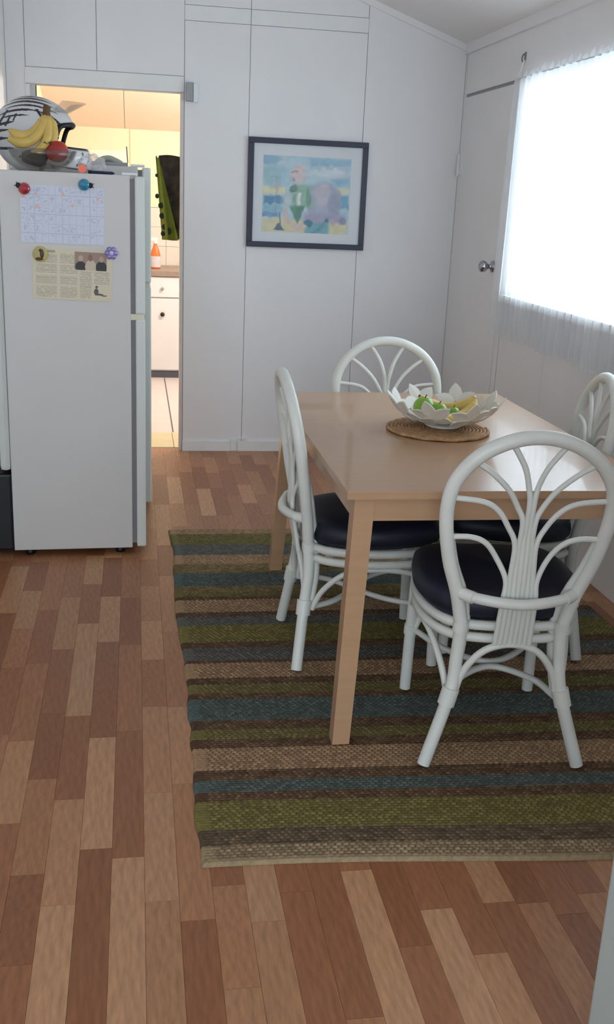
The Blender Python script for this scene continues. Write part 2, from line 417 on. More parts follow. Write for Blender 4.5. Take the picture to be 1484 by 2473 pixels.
# open door leaf close to the camera, lower right
d2 = struct(bpy.data.objects.new('door_2', None)); COL.objects.link(d2); d2.location = (0.706, 1.2, 0.01); d2.rotation_euler = (0, 0, math.radians(-62))
M_pale = mat('pale_grey_door_paint', C(160, 166, 160), 0.5, 0.03, 6)
MB().bbox(0, 0.76, -0.018, 0.018, 0, 2.0, 0.003).build('door_leaf', M_pale, d2)
kb = MB(); kb.lathe([(0.0001, 0.0), (0.028, 0.0), (0.012, 0.008), (0.012, 0.03), (0.027, 0.045), (0.022, 0.064), (0.0001, 0.068)], seg=16)
kb.build('door_knob', M_brass, d2, (0.69, -0.018, 1.0), (PI/2, 0, 0))

# ------------------------------------------------------------------ kitchen beyond the doorway
KB = 9.05
kw = struct(MB().box(XL-0.1, 1.6, KB+0.010, KB+0.1, -0.06, 2.0).build('wall_kitchen_back', M_wallback))
struct(MB().box(XL-0.2, XL-0.02, YB+0.07, KB+0.1, -0.06, 2.9).build('wall_kitchen_left', M_cream))
struct(MB().box(1.6, 1.7, YB+0.07, KB+0.1, -0.06, 2.9).build('wall_kitchen_right', M_cream))
TS = 0.158
for i in range(-5, 8):
    for j in range(3):
        MB().bbox(0.262+i*TS+0.001, 0.262+(i+1)*TS-0.001, KB, KB+0.010, 0.868+j*TS+0.001, 0.868+(j+1)*TS-0.001, 0.0015).build('tile', M_tile, kw)
MB().box(XL, -0.016, KB, KB+0.010, 1.345, 2.0).build('panel', M_cream, kw)
MB().box(-0.012, 1.6, KB, KB+0.010, 1.345, 2.0).build('panel', M_cream, kw)
MB().box(-0.034, 0.008, KB-0.010, KB, 1.345, 1.95).build('batten', M_cream, kw)
MB().box(XL, 1.6, KB, KB+0.010, 0, 0.866).build('panel', M_cream, kw)
kc = struct(MB().add([], []) or (lambda mb: (mb.add([(XL-.1,6.0,2.80),(1.6,6.0,2.80),(1.6,KB+.05,1.95),(XL-.1,KB+.05,1.95),(XL-.1,6.0,2.88),(1.6,6.0,2.88),(1.6,KB+.05,2.03),(XL-.1,KB+.05,2.03)],
    [(3,2,1,0),(4,5,6,7),(0,1,5,4),(1,2,6,5),(2,3,7,6),(3,0,4,7)]), mb.build('ceiling_kitchen', M_wallback))[1])(MB()))
for (xa, xb) in ((XL-.02, -0.078), (-0.074, 1.1), (1.104, 1.6)):
    mb = MB(); mb.add([(xa,6.0,2.79),(xb,6.0,2.79),(xb,KB,1.953),(xa,KB,1.953),(xa,6.0,2.80),(xb,6.0,2.80),(xb,KB,1.963),(xa,KB,1.963)],
        [(3,2,1,0),(4,5,6,7),(0,1,5,4),(1,2,6,5),(2,3,7,6),(3,0,4,7)]); mb.build('panel', M_pinkc, kc)
# unseen ceiling lamp, added to light the kitchen
kl = thing('kitchen_fill_lamp', 'round white ceiling lamp added out of sight to light the kitchen', 'lamp', (0.95, 7.3, 2.08))
M_globe = bpy.data.materials.new('fill_lamp_globe'); M_globe.use_nodes = True
M_globe.node_tree.nodes['Principled BSDF'].inputs['Emission Color'].default_value = (1, .96, .90, 1)
M_globe.node_tree.nodes['Principled BSDF'].inputs['Emission Strength'].default_value = 6
MB().ball((0, 0, 0), .11, .11, .11, 20, 12).build('globe', M_globe, kl)
MB().tube([(0, 0, .10), (0, 0, .33)], 0.012, 8).build('stem', M_whitep, kl)
ld = bpy.data.lights.new('kitchen_fill_light', 'POINT'); ld.energy = KITCHEN_FILL_W; ld.color = (1, .97, .93); ld.shadow_soft_size = 0.12  # point source below the globe, added to brighten the kitchen
lo = bpy.data.objects.new('kitchen_fill_light', ld); COL.objects.link(lo); lo.location = (0.95, 7.3, 1.88)

def cabinet(x0, label):
    r = thing('base_cabinet', label, 'cabinet', (x0, 8.45, 0), 0, 'white base cabinets in the kitchen')
    MB().box(0, 0.485, 0.02, 0.58, 0.055, 0.818).build('body', M_cab, r)
    MB().box(0, 0.485, 0.012, 0.03, 0.0, 0.053).build('kickboard', M_kick, r)
    d = MB().bbox(0.003, 0.482, 0.0, 0.018, 0.655, 0.815, 0.003).build('drawer', M_cab, r)
    MB().lathe([(0.0001, 0), (0.010, 0), (0.008, 0.010), (0.014, 0.016), (0.012, 0.024), (0.0001, 0.026)], seg=12).build('knob', M_greyp, d, (0.243, 0.0, 0.724), (PI/2, 0, 0))
    d = MB().bbox(0.003, 0.482, 0.0, 0.018, 0.066, 0.646, 0.003).build('cabinet_door', M_cab, r)
    MB().lathe([(0.0001, 0), (0.013, 0), (0.012, 0.010), (0.018, 0.016), (0.016, 0.024), (0.0001, 0.026)], seg=12).build('knob', M_black, d, (0.243, 0.0, 0.519), (PI/2, 0, 0))
    return r
cabinet(-0.027, 'white kitchen base cabinet with drawer and dark knob, seen through the doorway')
tag(MB().bbox(-0.03, 0.95, 8.435, KB, 0.82, 0.864, 0.004).build('kitchen_worktop', M_bench), 'grey-brown kitchen worktop above the white cabinet', 'worktop')
cabinet(0.460, 'white kitchen base cabinet hidden to the right behind the door jamb')
# spray bottle
sb = thing('spray_bottle', 'orange spray cleaner bottle with pale label on the kitchen worktop', 'bottle', (0.165, 8.68, 0.864))
M_orange = mat('orange_plastic', C(226, 118, 66), 0.3, 0.05, 10)
MB().lathe([(0.0001, 0), (0.038, 0), (0.041, 0.01), (0.041, 0.11), (0.030, 0.15), (0.016, 0.18), (0.014, 0.205), (0.0001, 0.205)], seg=18, sy=0.7).build('bottle_body', M_orange, sb)
MB().lathe([(0.0420, 0.014), (0.0420, 0.10)], seg=18, sy=0.72).build('label', mat('bottle_label', C(206, 204, 214), 0.5, 0.12, 30), sb)
MB().tube([(0, 0, .2), (0, 0, .225)], 0.016, 12).box(-0.035, 0.018, -0.012, 0.012, .222, .248).build('spray_head', M_whitep, sb)
MB().tube([(-.022, 0, .222), (-.032, 0, .20), (-.030, 0, .18)], 0.004, 6).build('trigger', M_whitep, sb)

# hanging towel on the kitchen side of the jamb
M_lime = mat('lime_towel_border', C(140, 150, 58), 0.85, 0.12, 20, 0.3, 200)
M_tow = mat('dark_dotted_towel', C(74, 66, 58), 0.9, 0.75, 16, 0.3, 160)
tw = thing('kitchen_towel', 'dark towel with lime green border hanging beside the door jamb', 'towel', (0.116, 6.030, 0.0))
def cloth(xl_top, xr_top, xl_bot, xr_bot, z1, z0, m, name, dy=0.0, amp=0.012, tt=0.004):
    nx, nz = 14, 18; vs = []
    for side in (0, 1):
        for j in range(nz+1):
            v = j/nz
            for i in range(nx+1):
                u = i/nx; a = xl_top+(xl_bot-xl_top)*v; b = xr_top+(xr_bot-xr_top)*v
                vs.append((a+(b-a)*u, dy+amp*math.sin(9*u+2*v)*(0.5+v)+side*tt, z1+(z0-z1)*v+0.006*math.sin(7*u)*(1 if j == 0 else 0.3)))
    fs = []; n = (nx+1)*(nz+1)
    for j in range(nz):
        for i in range(nx):
            a = j*(nx+1)+i; fs.append((a+nx+1, a+nx+2, a+1, a)); fs.append((n+a, n+a+1, n+a+nx+2, n+a+nx+1))
    rim = [j*(nx+1) for j in range(nz+1)]+[nz*(nx+1)+i for i in range(1, nx+1)]+[j*(nx+1)+nx for j in range(nz-1, -1, -1)]+[i for i in range(nx-1, 0, -1)]
    for k in range(len(rim)):
        a, b = rim[k], rim[(k+1) % len(rim)]; fs.append((a, b, n+b, n+a))
    mb = MB(); mb.add(vs, fs, True); return mb.build(name, m, tw)
cloth(0.016, 0.26, 0.125, 0.26, 1.655, 1.208, M_tow, 'towel_body', 0.0)
cloth(0.0, 0.018, 0.036, 0.128, 1.648, 1.203, M_lime, 'border', -0.006)
M_dot = mat('dark_green_dot', C(44, 58, 44), 0.8)
for (dx, dz, r) in ((0.008, 1.44, .011), (0.028, 1.39, .014), (0.034, 1.335, .014), (0.048, 1.275, .013), (0.072, 1.252, .016), (0.040, 1.238, .012), (0.005, 1.55, .008)):
    MB().lathe([(0.0001, -.004), (1, -.003), (1, .003), (0.0001, .004)], seg=14, sx=r, sy=r*1.2).build('dot', M_dot, tw, (dx, -0.012-0.004*(1.6-dz), dz), (PI/2, 0, 0))
MB().tube([(0.245, -0.030, 1.66), (0.245, 0.012, 1.652), (0.245, 0.020, 1.672)], 0.004, 8).build('hook', M_brass, tw)

# ------------------------------------------------------------------ curtain
cu = thing('sheer_curtain', 'sheer white gathered curtain hanging over the bright window', 'curtain', (XR-0.030, 3.0, 0))
def curtain():
    Lc = 2.02; ny, nz = 320, 26; vs = []
    for j in range(nz+1):
        v = j/nz; z = 2.062+(0.845-2.062)*v
        for i in range(ny+1):
            u = i/ny; y = Lc*u
            ph = 2*PI*(y/0.075)+1.3*math.sin(y*5.1)
            gather = 1.0 if v > 0.03 else 0.6
            amp = (0.005+0.006*v)*gather
            zz = z+(0.012*math.sin(ph*1.0)+0.008*math.sin(y*61) if j == 0 else 0)+(0.006*math.sin(y*13) if j == nz else 0)
            yy = y+0.008*math.sin(y*8+v*3)*v
            if u > 0.98: yy += 0.022*v*(1 if u >= 0.98 else 0)*(u-0.98)/0.02
            vs.append((-0.004+amp*math.sin(ph)+0.004*math.sin(y*17+v*2), yy, zz))
    fs = [(j*(ny+1)+i, j*(ny+1)+i+1, (j+1)*(ny+1)+i+1, (j+1)*(ny+1)+i) for j in range(nz) for i in range(ny)]
    mb = MB(); mb.add(vs, fs, True); return mb
curtain().build('curtain_cloth', M_sheer, cu)
MB().tube([(-0.002, -0.05, 2.040), (0.0, 1.985, 2.043), (0.012, 2.0, 2.08), (0.024, 2.0, 2.13)], 0.0035, 8).build('curtain_wire', M_whitep, cu)
ck = thing('curtain_hook', 'small dark metal hook in the wall above the curtain corner', 'hook', (XR, 5.0, 2.135))
MB().tube(crom([(0, 0, 0.02), (-0.012, 0, 0.018), (-0.018, 0.0, 0.0), (-0.010, 0.004, -0.014), (-0.004, 0.004, -0.006)], 5), 0.004, 8).build('hook_wire', M_gasket, ck)
MB().box(-0.004, 0, -0.008, 0.008, -0.005, 0.03).build('plate', M_gasket, ck)

# bracket box at the top of the doorway
bb = thing('bracket_box', 'small white plastic bracket box at the top corner of the doorway', 'bracket', (0.275, YB, 1.935))
MB().bbox(0, 0.040, -0.035, 0.0, 0, 0.094, 0.003).build('housing', M_greyp, bb)
MB().bbox(0.040, 0.066, -0.040, 0.0, -0.004, 0.090, 0.004).build('end_cap', M_whitep, bb)

# ------------------------------------------------------------------ picture
def noise2(U, V, s, seed):
    r = np.random.default_rng(seed); n = int(s)+2; g = r.random((n, n))
    x = U*s; y = V*s; xi = np.minimum(x.astype(int), n-2); yi = np.minimum(y.astype(int), n-2); fx = x-xi; fy = y-yi
    fx = fx*fx*(3-2*fx); fy = fy*fy*(3-2*fy)
    return (g[yi, xi]*(1-fx)+g[yi, xi+1]*fx)*(1-fy)+(g[yi+1, xi]*(1-fx)+g[yi+1, xi+1]*fx)*fy
def paint_picture(U, V):
    n1 = noise2(U, V, 9, 1); n2 = noise2(U, V, 22, 2); n3 = noise2(U, V, 5, 3)
    u = U+(n1-.5)*.05; v = V+(n2-.5)*.04
    c = np.zeros(U.shape+(3,)); c[:] = (198, 217, 226)
    def lay(mask, col, a=1.0):
        m = np.clip(mask, 0, 1)*a; c[:] = c*(1-m[..., None])+np.array(col)*m[..., None]
    def soft(d, e=.03): return np.clip(-d/e+.5, 0, 1)
    def ell(cx, cy, rx, ry, e=.12): return soft(np.hypot((u-cx)/rx, (v-cy)/ry)-1, e)
    def rect(x0, x1, y0, y1, e=.02): return soft(np.maximum(np.maximum(x0-u, u-x1), np.maximum(y0-v, v-y1)), e)
    lay(n3, (160, 200, 216), .7)
    lay(rect(.52, 1, .02, .10), (140, 186, 216), .8); lay(rect(.80, 1, .26, .36, .06), (128, 182, 208), .8); lay(ell(.12, .24, .2, .12, .4), (158, 200, 208), .8)
    lay(ell(.75, .2, .2, .06, .6), (228, 234, 240), .7); lay(ell(.07, .05, .12, .07, .5), (130, 178, 205), .8)
    lay(rect(0, .26, .41, .50), (236, 226, 176), .9); lay(rect(.76, 1, .39, .46), (234, 228, 184), .9)
    lay(rect(0, .27, .52, .63), (88, 142, 182)); lay(rect(0, .25, .64, .72), (138, 192, 208)); lay(rect(0, .2, .73, .80), (112, 160, 206))
    lay(rect(.85, 1, .48, .66), (110, 168, 200)); lay(rect(.88, 1, .66, .78), (170, 206, 216))
    lay(rect(0, 1, .82, 1.1, .05), (222, 214, 168))
    lay(ell(.70, .58, .21, .27, .15), (170, 180, 200)); lay(ell(.69, .48, .1, .17, .4), (206, 196, 206), .8); lay(ell(.83, .6, .08, .14, .4), (150, 158, 182), .8)
    lay(rect(.47, .96, .74, .86, .06), (168, 158, 190), .9); lay(ell(.93, .82, .06, .05, .4), (126, 128, 168), .8)
    lay(rect(.50, .77, .85, 1.05, .04), (110, 172, 184)); lay(ell(.52, .86, .05, .05, .4), (40, 110, 140), .8); lay(ell(.75, .83, .03, .04, .4), (50, 110, 140), .8); lay(soft(np.maximum(np.abs((u-.64)*.8+(v-.95)*.6)-.012, .84-v)), (60, 120, 150), .6)
    lay(rect(.33, .56, .36, .66, .04), (148, 190, 166)); lay(ell(.35, .42, .04, .04, .4), (84, 120, 110), .8); lay(ell(.52, .52, .03, .12, .4), (104, 150, 130), .8)
    lay(rect(.40, .43, .46, .62, .015), (240, 240, 232)); lay(rect(.36, .385, .5, .62, .02), (96, 130, 130), .8)
    lay(soft(np.maximum(np.abs(u-.40)-.075*(1-(v-.64)/.26), np.maximum(.64-v, v-.90)), .02), (82, 140, 116))
    lay(rect(.24, .36, .5, .66, .06), (196, 212, 214), .9); lay(rect(.26, .31, .68, .88, .03), (216, 188, 184), .8); lay(rect(.35, .47, .87, .99, .05), (226, 196, 186), .85)
    lay(ell(.40, .23, .085, .12, .12), (222, 202, 200)); lay(ell(.335, .30, .02, .03, .5), (160, 150, 160), .8); lay(rect(.33, .40, .195, .22, .012), (150, 130, 140), .75); lay(ell(.47, .3, .02, .05, .5), (190, 200, 190), .7)
    lay(rect(.155, .168, .28, .78, .012), (150, 150, 170), .7); lay(ell(.16, .38, .03, .06, .6), (200, 186, 190), .7); lay(rect(.1, .22, .27, .285, .012), (120, 165, 180), .6)
    lay(soft(np.maximum(np.abs(u-.2)-.02-.05*(v-.9)/.08, np.maximum(.89-v, v-.975)), .012), (84, 104, 128)); lay(rect(.213, .227, .73, .9, .01), (96, 116, 140))
    c += ((n2-.5)*16)[..., None]
    c = c*.80+np.array((222, 226, 232))*.20
    return c
pc = thing('framed_picture', 'dark framed watercolour of a figure on a beach, white mount, hung on the wall', 'picture', (0.6215, YB, 1.190))
PW, PH, FW = 0.674, 0.584, 0.030
MB().box(FW, PW-FW, -0.012, -0.002, FW, PH-FW).build('mount', M_matb, pc)
for (x0, x1, z0, z1) in ((0, PW, 0, FW), (0, PW, PH-FW, PH), (0, FW, FW, PH-FW), (PW-FW, PW, FW, PH-FW)):
    MB().bbox(x0, x1, -0.026, 0, z0, z1, 0.002).build('frame_rail', M_dark, pc)
painted('print', 130, 116, PW*0.736, PH*0.70, paint_picture, M_glassprint, pc, (PW*.125, -0.0128, PH*.145), (1, 0, 0), (0, 0, 1))
MB().box(FW, PW-FW, -0.0160, -0.0145, FW, PH-FW).build('glazing', M_picglass, pc)

# ------------------------------------------------------------------ rug
STR = [(4.396,4.321,'t'),(4.321,4.177,'o'),(4.177,4.041,'b'),(4.041,3.931,'t'),(3.931,3.826,'m'),(3.826,3.678,'e'),(3.678,3.616,'m'),(3.616,3.57,'o'),(3.57,3.54,'d'),(3.54,3.424,'t'),(3.424,3.383,'d'),(3.383,3.302,'b'),(3.302,3.163,'g'),(3.163,3.115,'d'),(3.115,3.022,'b'),(3.022,3.0,'d'),(3.0,2.892,'t'),(2.892,2.851,'d'),(2.851,2.791,'o'),(2.791,2.752,'d'),(2.752,2.623,'e'),(2.623,2.571,'d'),(2.571,2.516,'o'),(2.516,2.468,'d'),(2.468,2.356,'t'),(2.356,2.306,'d'),(2.306,2.25,'e'),(2.25,2.209,'d'),(2.209,2.089,'g'),(2.089,2.024,'k'),(2.024,1.957,'s')]
YC = {'t': (170, 138, 106), 'o': (122, 112, 70), 'b': (104, 104, 97), 'm': (118, 102, 68), 'e': (92, 104, 99), 'd': (92, 71, 54), 'g': (128, 119, 70), 'k': (96, 82, 66), 's': (160, 140, 110)}
def make_rug():
    x0, x1, y0, y1 = RUG; ROW, WARP = 0.0108, 0.0165
    nyr = int((y1-y0)/ROW); ny = nyr*4+1; nx = int((x1-x0)/WARP*3)+1
    ys = np.linspace(y0, y1, ny); s = np.linspace(0, 1, nx); S, Y = np.meshgrid(s, ys)
    # each stripe ends a little differently at the edge
    ledge = np.zeros(ny); colr = np.zeros((ny, 3)); r = np.random.default_rng(3)
    for (a, b, k) in STR:
        m = (ys <= a+1e-6) & (ys >= b-1e-6); colr[m] = YC[k]; ledge[m] = r.uniform(-0.005, 0.006)
    kern = np.ones(25)/25; ledge = np.convolve(np.pad(ledge, 12, 'edge'), kern, 'valid')+0.006*np.sin(ys*5)
    X = (x0+ledge)[:, None]*(1-S)+x1*S
    Yw = Y+0.012*np.sin(X*4.2)*np.clip((2.4-Y)/0.45, 0, 1)-0.012*(X-x0)-0.040*(X-x0)*np.clip((3.3-Y)/1.2, 0, 1)
    row = np.floor((Y-y0)/ROW+1e-6); fr = (Y-y0)/ROW-row
    ph = X/WARP+row*0.36
    hgt = 0.0088+0.0022*np.sin(PI*fr)+0.0016*np.cos(2*PI*ph)*np.sin(PI*fr)
    edge = np.minimum(np.minimum(S*(x1-x0), (1-S)*(x1-x0)), np.minimum(Y-y0, y1-Y)); hgt *= np.clip(edge/0.008, 0, 1)**.5*0.85+0.15
    pick = (np.mod(ph, 1) < 0.34)
    second = np.array((58, 44, 34)); third = np.array((150, 124, 92))
    col = np.repeat(colr[:, None, :], nx, 1).astype(float)
    lum = col.mean(-1, keepdims=True)
    alt = np.where(lum > 96, second, third)
    n = np.random.default_rng(5).random((nyr+1, int((x1-x0)/WARP)+80))
    nn = n[np.clip(row.astype(int), 0, nyr), np.clip(np.floor(ph).astype(int) % n.shape[1], 0, n.shape[1]-1)]
    a = np.where(pick, 0.30+0.35*nn, 0.0)[..., None]
    inner = (np.clip((S*(x1-x0)-0.03)/0.01, 0, 1)*np.clip((Y-y0-0.012)/0.004, 0, 1))[..., None]
    col = col*(1-a*inner)+alt*a*inner
    col *= (1+(0.28*nn-0.14)*inner[..., 0])[..., None]
    idx = np.arange(nx*ny).reshape(ny, nx)
    f = np.stack([idx[:-1, :-1], idx[:-1, 1:], idx[1:, 1:], idx[1:, :-1]], -1).reshape(-1, 4)
    co = np.stack([X, Yw, hgt], -1).reshape(-1, 3).astype(np.float32)
    # skirt down to the floor
    ring = np.concatenate([idx[0, :], idx[1:, -1], idx[-1, -2::-1], idx[-2:0:-1, 0]])
    base = co[ring].copy(); base[:, 2] = 0.0005; k = len(co); m = len(ring)
    sk = np.stack([np.arange(m)+k, (np.arange(m)+1) % m+k, np.roll(ring, -1), ring], -1)
    co = np.concatenate([co, base]); F = np.concatenate([f, sk])
    me = bpy.data.meshes.new('striped_rug')
    me.vertices.add(len(co)); me.vertices.foreach_set('co', co.ravel())
    me.loops.add(F.size); me.loops.foreach_set('vertex_index', F.ravel().astype(np.int32))
    me.polygons.add(len(F)); me.polygons.foreach_set('loop_start', np.arange(0, F.size, 4, dtype=np.int32))
    me.polygons.foreach_set('use_smooth', np.ones(len(F), bool)); me.update(calc_edges=True); me.validate()
    c = np.concatenate([col.reshape(-1, 3), col.reshape(-1, 3)[ring]])/255.0
    c4 = np.ones((len(co), 4), np.float32); c4[:, :3] = np.where(c <= .04045, c/12.92, ((c+.055)/1.055)**2.4)
    at = me.color_attributes.new('yarn', 'FLOAT_COLOR', 'POINT'); at.data.foreach_set('color', c4.ravel())
    return link('striped_rug', me, M_rug)
tag(make_rug(), 'woven jute rug with green, teal, brown and tan stripes under the table', 'rug')
RZ = 0.0132

# ------------------------------------------------------------------ dining table
TX0, TX1, TY0, TY1 = 0.535, 1.435, 2.460, 3.872
tb = thing('dining_table', 'light birch rectangular dining table standing on the striped rug', 'table', ((TX0+TX1)/2, (TY0+TY1)/2, RZ))
hx, hy, TH = (TX1-TX0)/2, (TY1-TY0)/2, 0.74-RZ
MB().bbox(-hx, hx, -hy, hy, TH-0.022, TH, 0.002).build('tabletop', M_table, tb)
IN = 0.028
for (x0, x1, y0, y1) in ((-hx+IN+.05, hx-IN-.05, -hy+IN, -hy+IN+.02), (-hx+IN+.05, hx-IN-.05, hy-IN-.02, hy-IN), (-hx+IN, -hx+IN+.02, -hy+IN+.05, hy-IN-.05), (hx-IN-.02, hx-IN, -hy+IN+.05, hy-IN-.05)):
    MB().box(x0, x1, y0, y1, TH-0.088, TH-0.022).build('apron', M_table, tb)
for sx in (-1, 1):
    for sy in (-1, 1):
        mb = MB(); cxt, cyt = sx*(hx-IN-0.026), sy*(hy-IN-0.026); cxb, cyb = sx*(hx-0.018), sy*(hy-0.016); vs = []
        for (cx, cy, z, h) in ((cxb, cyb, 0, .024), (cxt, cyt, TH-0.022, .027)):
            vs += [(cx-h, cy-h, z), (cx+h, cy-h, z), (cx+h, cy+h, z), (cx-h, cy+h, z)]
        mb.add(vs, [(3,2,1,0),(4,5,6,7),(0,1,5,4),(1,2,6,5),(2,3,7,6),(3,0,4,7)]); mb.build('leg', M_table, tb)

# ------------------------------------------------------------------ rattan chairs
def back_y(z):
    zs = [0, .2, .32, .456, .589, .706, .845, .93]; ys = [-.222, -.197, -.183, -.194, -.216, -.234, -.259, -.276]
    return float(np.interp(z, zs, ys))
HW = [(0, .21), (.2, .150), (.3, .138), (.39, .134), (.485, .155), (.58, .186), (.68, .205), (.75, .206), (.80, .193), (.85, .158), (.885, .112), (.908, .055), (.915, 0.0)]
def make_chair(label):
    r = thing('rattan_chair', label, 'chair', (0, 0, 0), 0, 'white rattan dining chairs')
    R = 0.0182
    up_ = [(-w_, back_y(z), z) for z, w_ in HW if z >= .39]
    pts = up_+[(-x, y, z) for x, y, z in reversed(up_[:-1])]
    MB().tube(crom(pts, 6), R, 12).build('back_frame', M_chair, r)
    for s in (-1, 1):
        leg = [(s*w_, back_y(z), z) for z, w_ in HW if z <= .39]
        lm = MB().tube(crom(leg, 6), 0.0178, 12).build('leg', M_chair, r)
        MB().tube([(s*.1365, back_y(.375), .375), (s*.134, back_y(.405), .405)], 0.0205, 12).build('node_ring', M_chair, lm)
        MB().tube([(s*.159, back_y(.17), .168), (s*.147, back_y(.21), .214)], 0.0235, 12).build('binding', M_chair, lm)
        MB().tube(crom([(s*.140, -.176, .19), (s*.124, -.160, .30), (s*.118, -.166, .40), (s*.136, -.180, .48), (s*.168, -.196, .56), (s*.190, -.216, .64)], 4), 0.0125, 10).build('inner_cane', M_chair, lm)
        fl_ = MB().tube(crom([(s*.193, .226, 0), (s*.190, .221, .2), (s*.184, .212, .42)], 5), 0.0172, 12).build('leg', M_chair, r)
        MB().tube([(s*.1905, .2215, .185), (s*.1895, .221, .215)], 0.0205, 12).build('binding', M_chair, fl_)
        MB().tube(crom([(s*.152, -.172, .185), (s*.167, -.140, .255), (s*.188, -.07, .318), (s*.205, .03, .335), (s*.203, .13, .322), (s*.192, .206, .29)], 6), 0.0095, 8).build('side_arch', M_chair, r)
    ol = [(0,.232),(.12,.228),(.178,.202),(.204,.12),(.212,.02),(.198,-.07),(.165,-.14),(.11,-.174),(0,-.186)]
    ol = ol+[(-x, y) for x, y in reversed(ol[1:-1])]
    for z in (.388, .352):
        k = 1.0 if z > .37 else .985
        MB().tube(crom([(x*k, y*k, z) for x, y in ol], 5, True), 0.0135, 10, closed=True).build('seat_hoop', M_chair, r)
    # cushion
    so = crom([(x*1.04, y*1.0+.002, 0) for x, y in ol], 5, True); mb = MB(); n = len(so)
    prof = [(.80, .402), (.96, .404), (1.02, .418), (1.035, .438), (1.02, .458), (.96, .472), (.85, .480), (.6, .486), (.3, .489), (.02, .490)]
    vs = []; fs = []
    for (k, z) in prof: vs += [(p.x*k, p.y*k, z+(p.y*0.02)) for p in so]
    for i in range(len(prof)-1):
        for k in range(n): fs.append((i*n+k, i*n+(k+1) % n, (i+1)*n+(k+1) % n, (i+1)*n+k))
    mb.add(vs, fs, True); mb.add([vs[k] for k in range(n)], [tuple(range(n-1, -1, -1))]); mb.build('seat_cushion', M_cush, r)
    # back rail bowed to the rear
    MB().tube(crom([(-.150, back_y(.485), .487), (-.10, -.236, .483), (0, -.258, .478), (.10, -.236, .483), (.150, back_y(.485), .487)], 6), 0.0145, 10).build('back_rail', M_chair, r)
    for s in (-1, 1):
        MB().tube([(s*.118, -.229, .4835), (s*.146, -.206, .487)], 0.0168, 10).build('rail_wrap', M_chair, r)
    # fan of canes
    for i in range(8):
        s = -1 if i < 4 else 1; q = i if i < 4 else 7-i     # q 0 outermost .. 3 innermost
        o0 = (i-3.5)*.0130
        def bx(z): return o0*np.interp(z, [.345, .7], [1.0, .80])
        if q == 0: zz = [.345, .42, .48, .535]; tail = [(s*.068, .590), (s*.100, .630), (s*.140, .645), (s*.192, .645)]
        elif q == 1: zz = [.345, .45, .55, .630]; tail = [(s*.048, .675), (s*.078, .718), (s*.120, .742), (s*.203, .752)]
        elif q == 2: zz = [.345, .48, .60, .690]; tail = [(s*.032, .730), (s*.060, .775), (s*.105, .818), (s*.152, .850)]
        else: zz = [.345, .50, .64, .740]; tail = [(s*.012, .785), (s*.026, .830), (s*.048, .868), (s*.070, .899)]
        def by(z): return float(np.interp(z, [.345, .485, .60, .92], [-.206, -.230, -.228, back_y(.92)]))
        pts = [(bx(z), by(z), z) for z in zz]+[(x, back_y(z)+.001, z) for x, z in tail]
        MB().tube(crom(pts, 5), 0.0074, 8).build('fan_cane', M_chair, r)
    MB().tube(crom([(-.140, -.190, .185), (-.118, -.196, .265), (-.07, -.201, .325), (0, -.203, .345), (.07, -.201, .325), (.118, -.196, .265), (.140, -.190, .185)], 6), 0.0100, 8).build('back_arch', M_chair, r)
    MB().tube(crom([(-.182, .212, .2), (-.15, .213, .27), (-.08, .215, .325), (0, .216, .335), (.08, .215, .325), (.15, .213, .27), (.182, .212, .2)], 6), 0.0095, 8).build('front_arch', M_chair, r)
    MB().tube(crom([(-.140, -.180, .185), (-.10, -.09, .192), (0, -.022, .195), (.10, -.09, .192), (.140, -.180, .185)], 6), 0.0095, 8).build('stretcher', M_chair, r)
    MB().tube(crom([(-.178, .212, .2), (-.11, .08, .199), (0, .002, .198), (.11, .08, .199), (.178, .212, .2)], 6), 0.0095, 8).build('stretcher', M_chair, r)
    return r
ch = make_chair('white rattan chair with navy cushion nearest the camera, its fan back towards us')
spots = [((0.986, 2.522), math.radians(-6.0), None),
         ((0.724, 3.120), math.radians(-91), 'white rattan chair seen edge-on at the long left side of the table'),
         ((0.985, 3.670), math.radians(180), 'white rattan chair at the far end of the table below the picture'),
         ((1.267, 3.167), math.radians(80), 'white rattan chair on the window side of the table, cut by the right edge')]
protos = [ch]+[copy_tree(ch) for _ in spots[1:]]
for o, (p, a, lb) in zip(protos, spots):
    o.location = (p[0], p[1], RZ+0.005); o.rotation_euler = (0, 0, a)
    if lb: o['label'] = lb

# ------------------------------------------------------------------ placemat and bowl with fruit
MX, MY, TT = 0.982, 3.185, 0.74
M_coil = mat('natural_seagrass', C(188, 146, 106), 0.8, 0.35, 60, 0.4, 150)
pm = []
for i in range(14*36+1):
    a = 2*PI*i/36; rr = 0.004+0.0118*(i/36); pm.append((rr*math.cos(a), rr*math.sin(a), 0.0076+0.0012*math.sin(i*1.9)))
tag(MB().tube(pm, 0.0062, 6).build('woven_placemat', M_coil, None, (MX, MY, TT)), 'round coiled seagrass placemat on the table under the petal bowl', 'placemat')
M_petal = mat('white_painted_petal', C(222, 218, 206), 0.5, 0.05, 12)
bw = thing('petal_bowl', 'white fruit bowl made of flower petals on the round placemat', 'bowl', (MX+0.020, MY+0.0, TT+0.0165))
MB().lathe([(0.0001, 0.0), (0.055, 0.0), (0.060, 0.004), (0.055, 0.008), (0.0001, 0.009)], seg=24).build('base_disc', M_petal, bw)
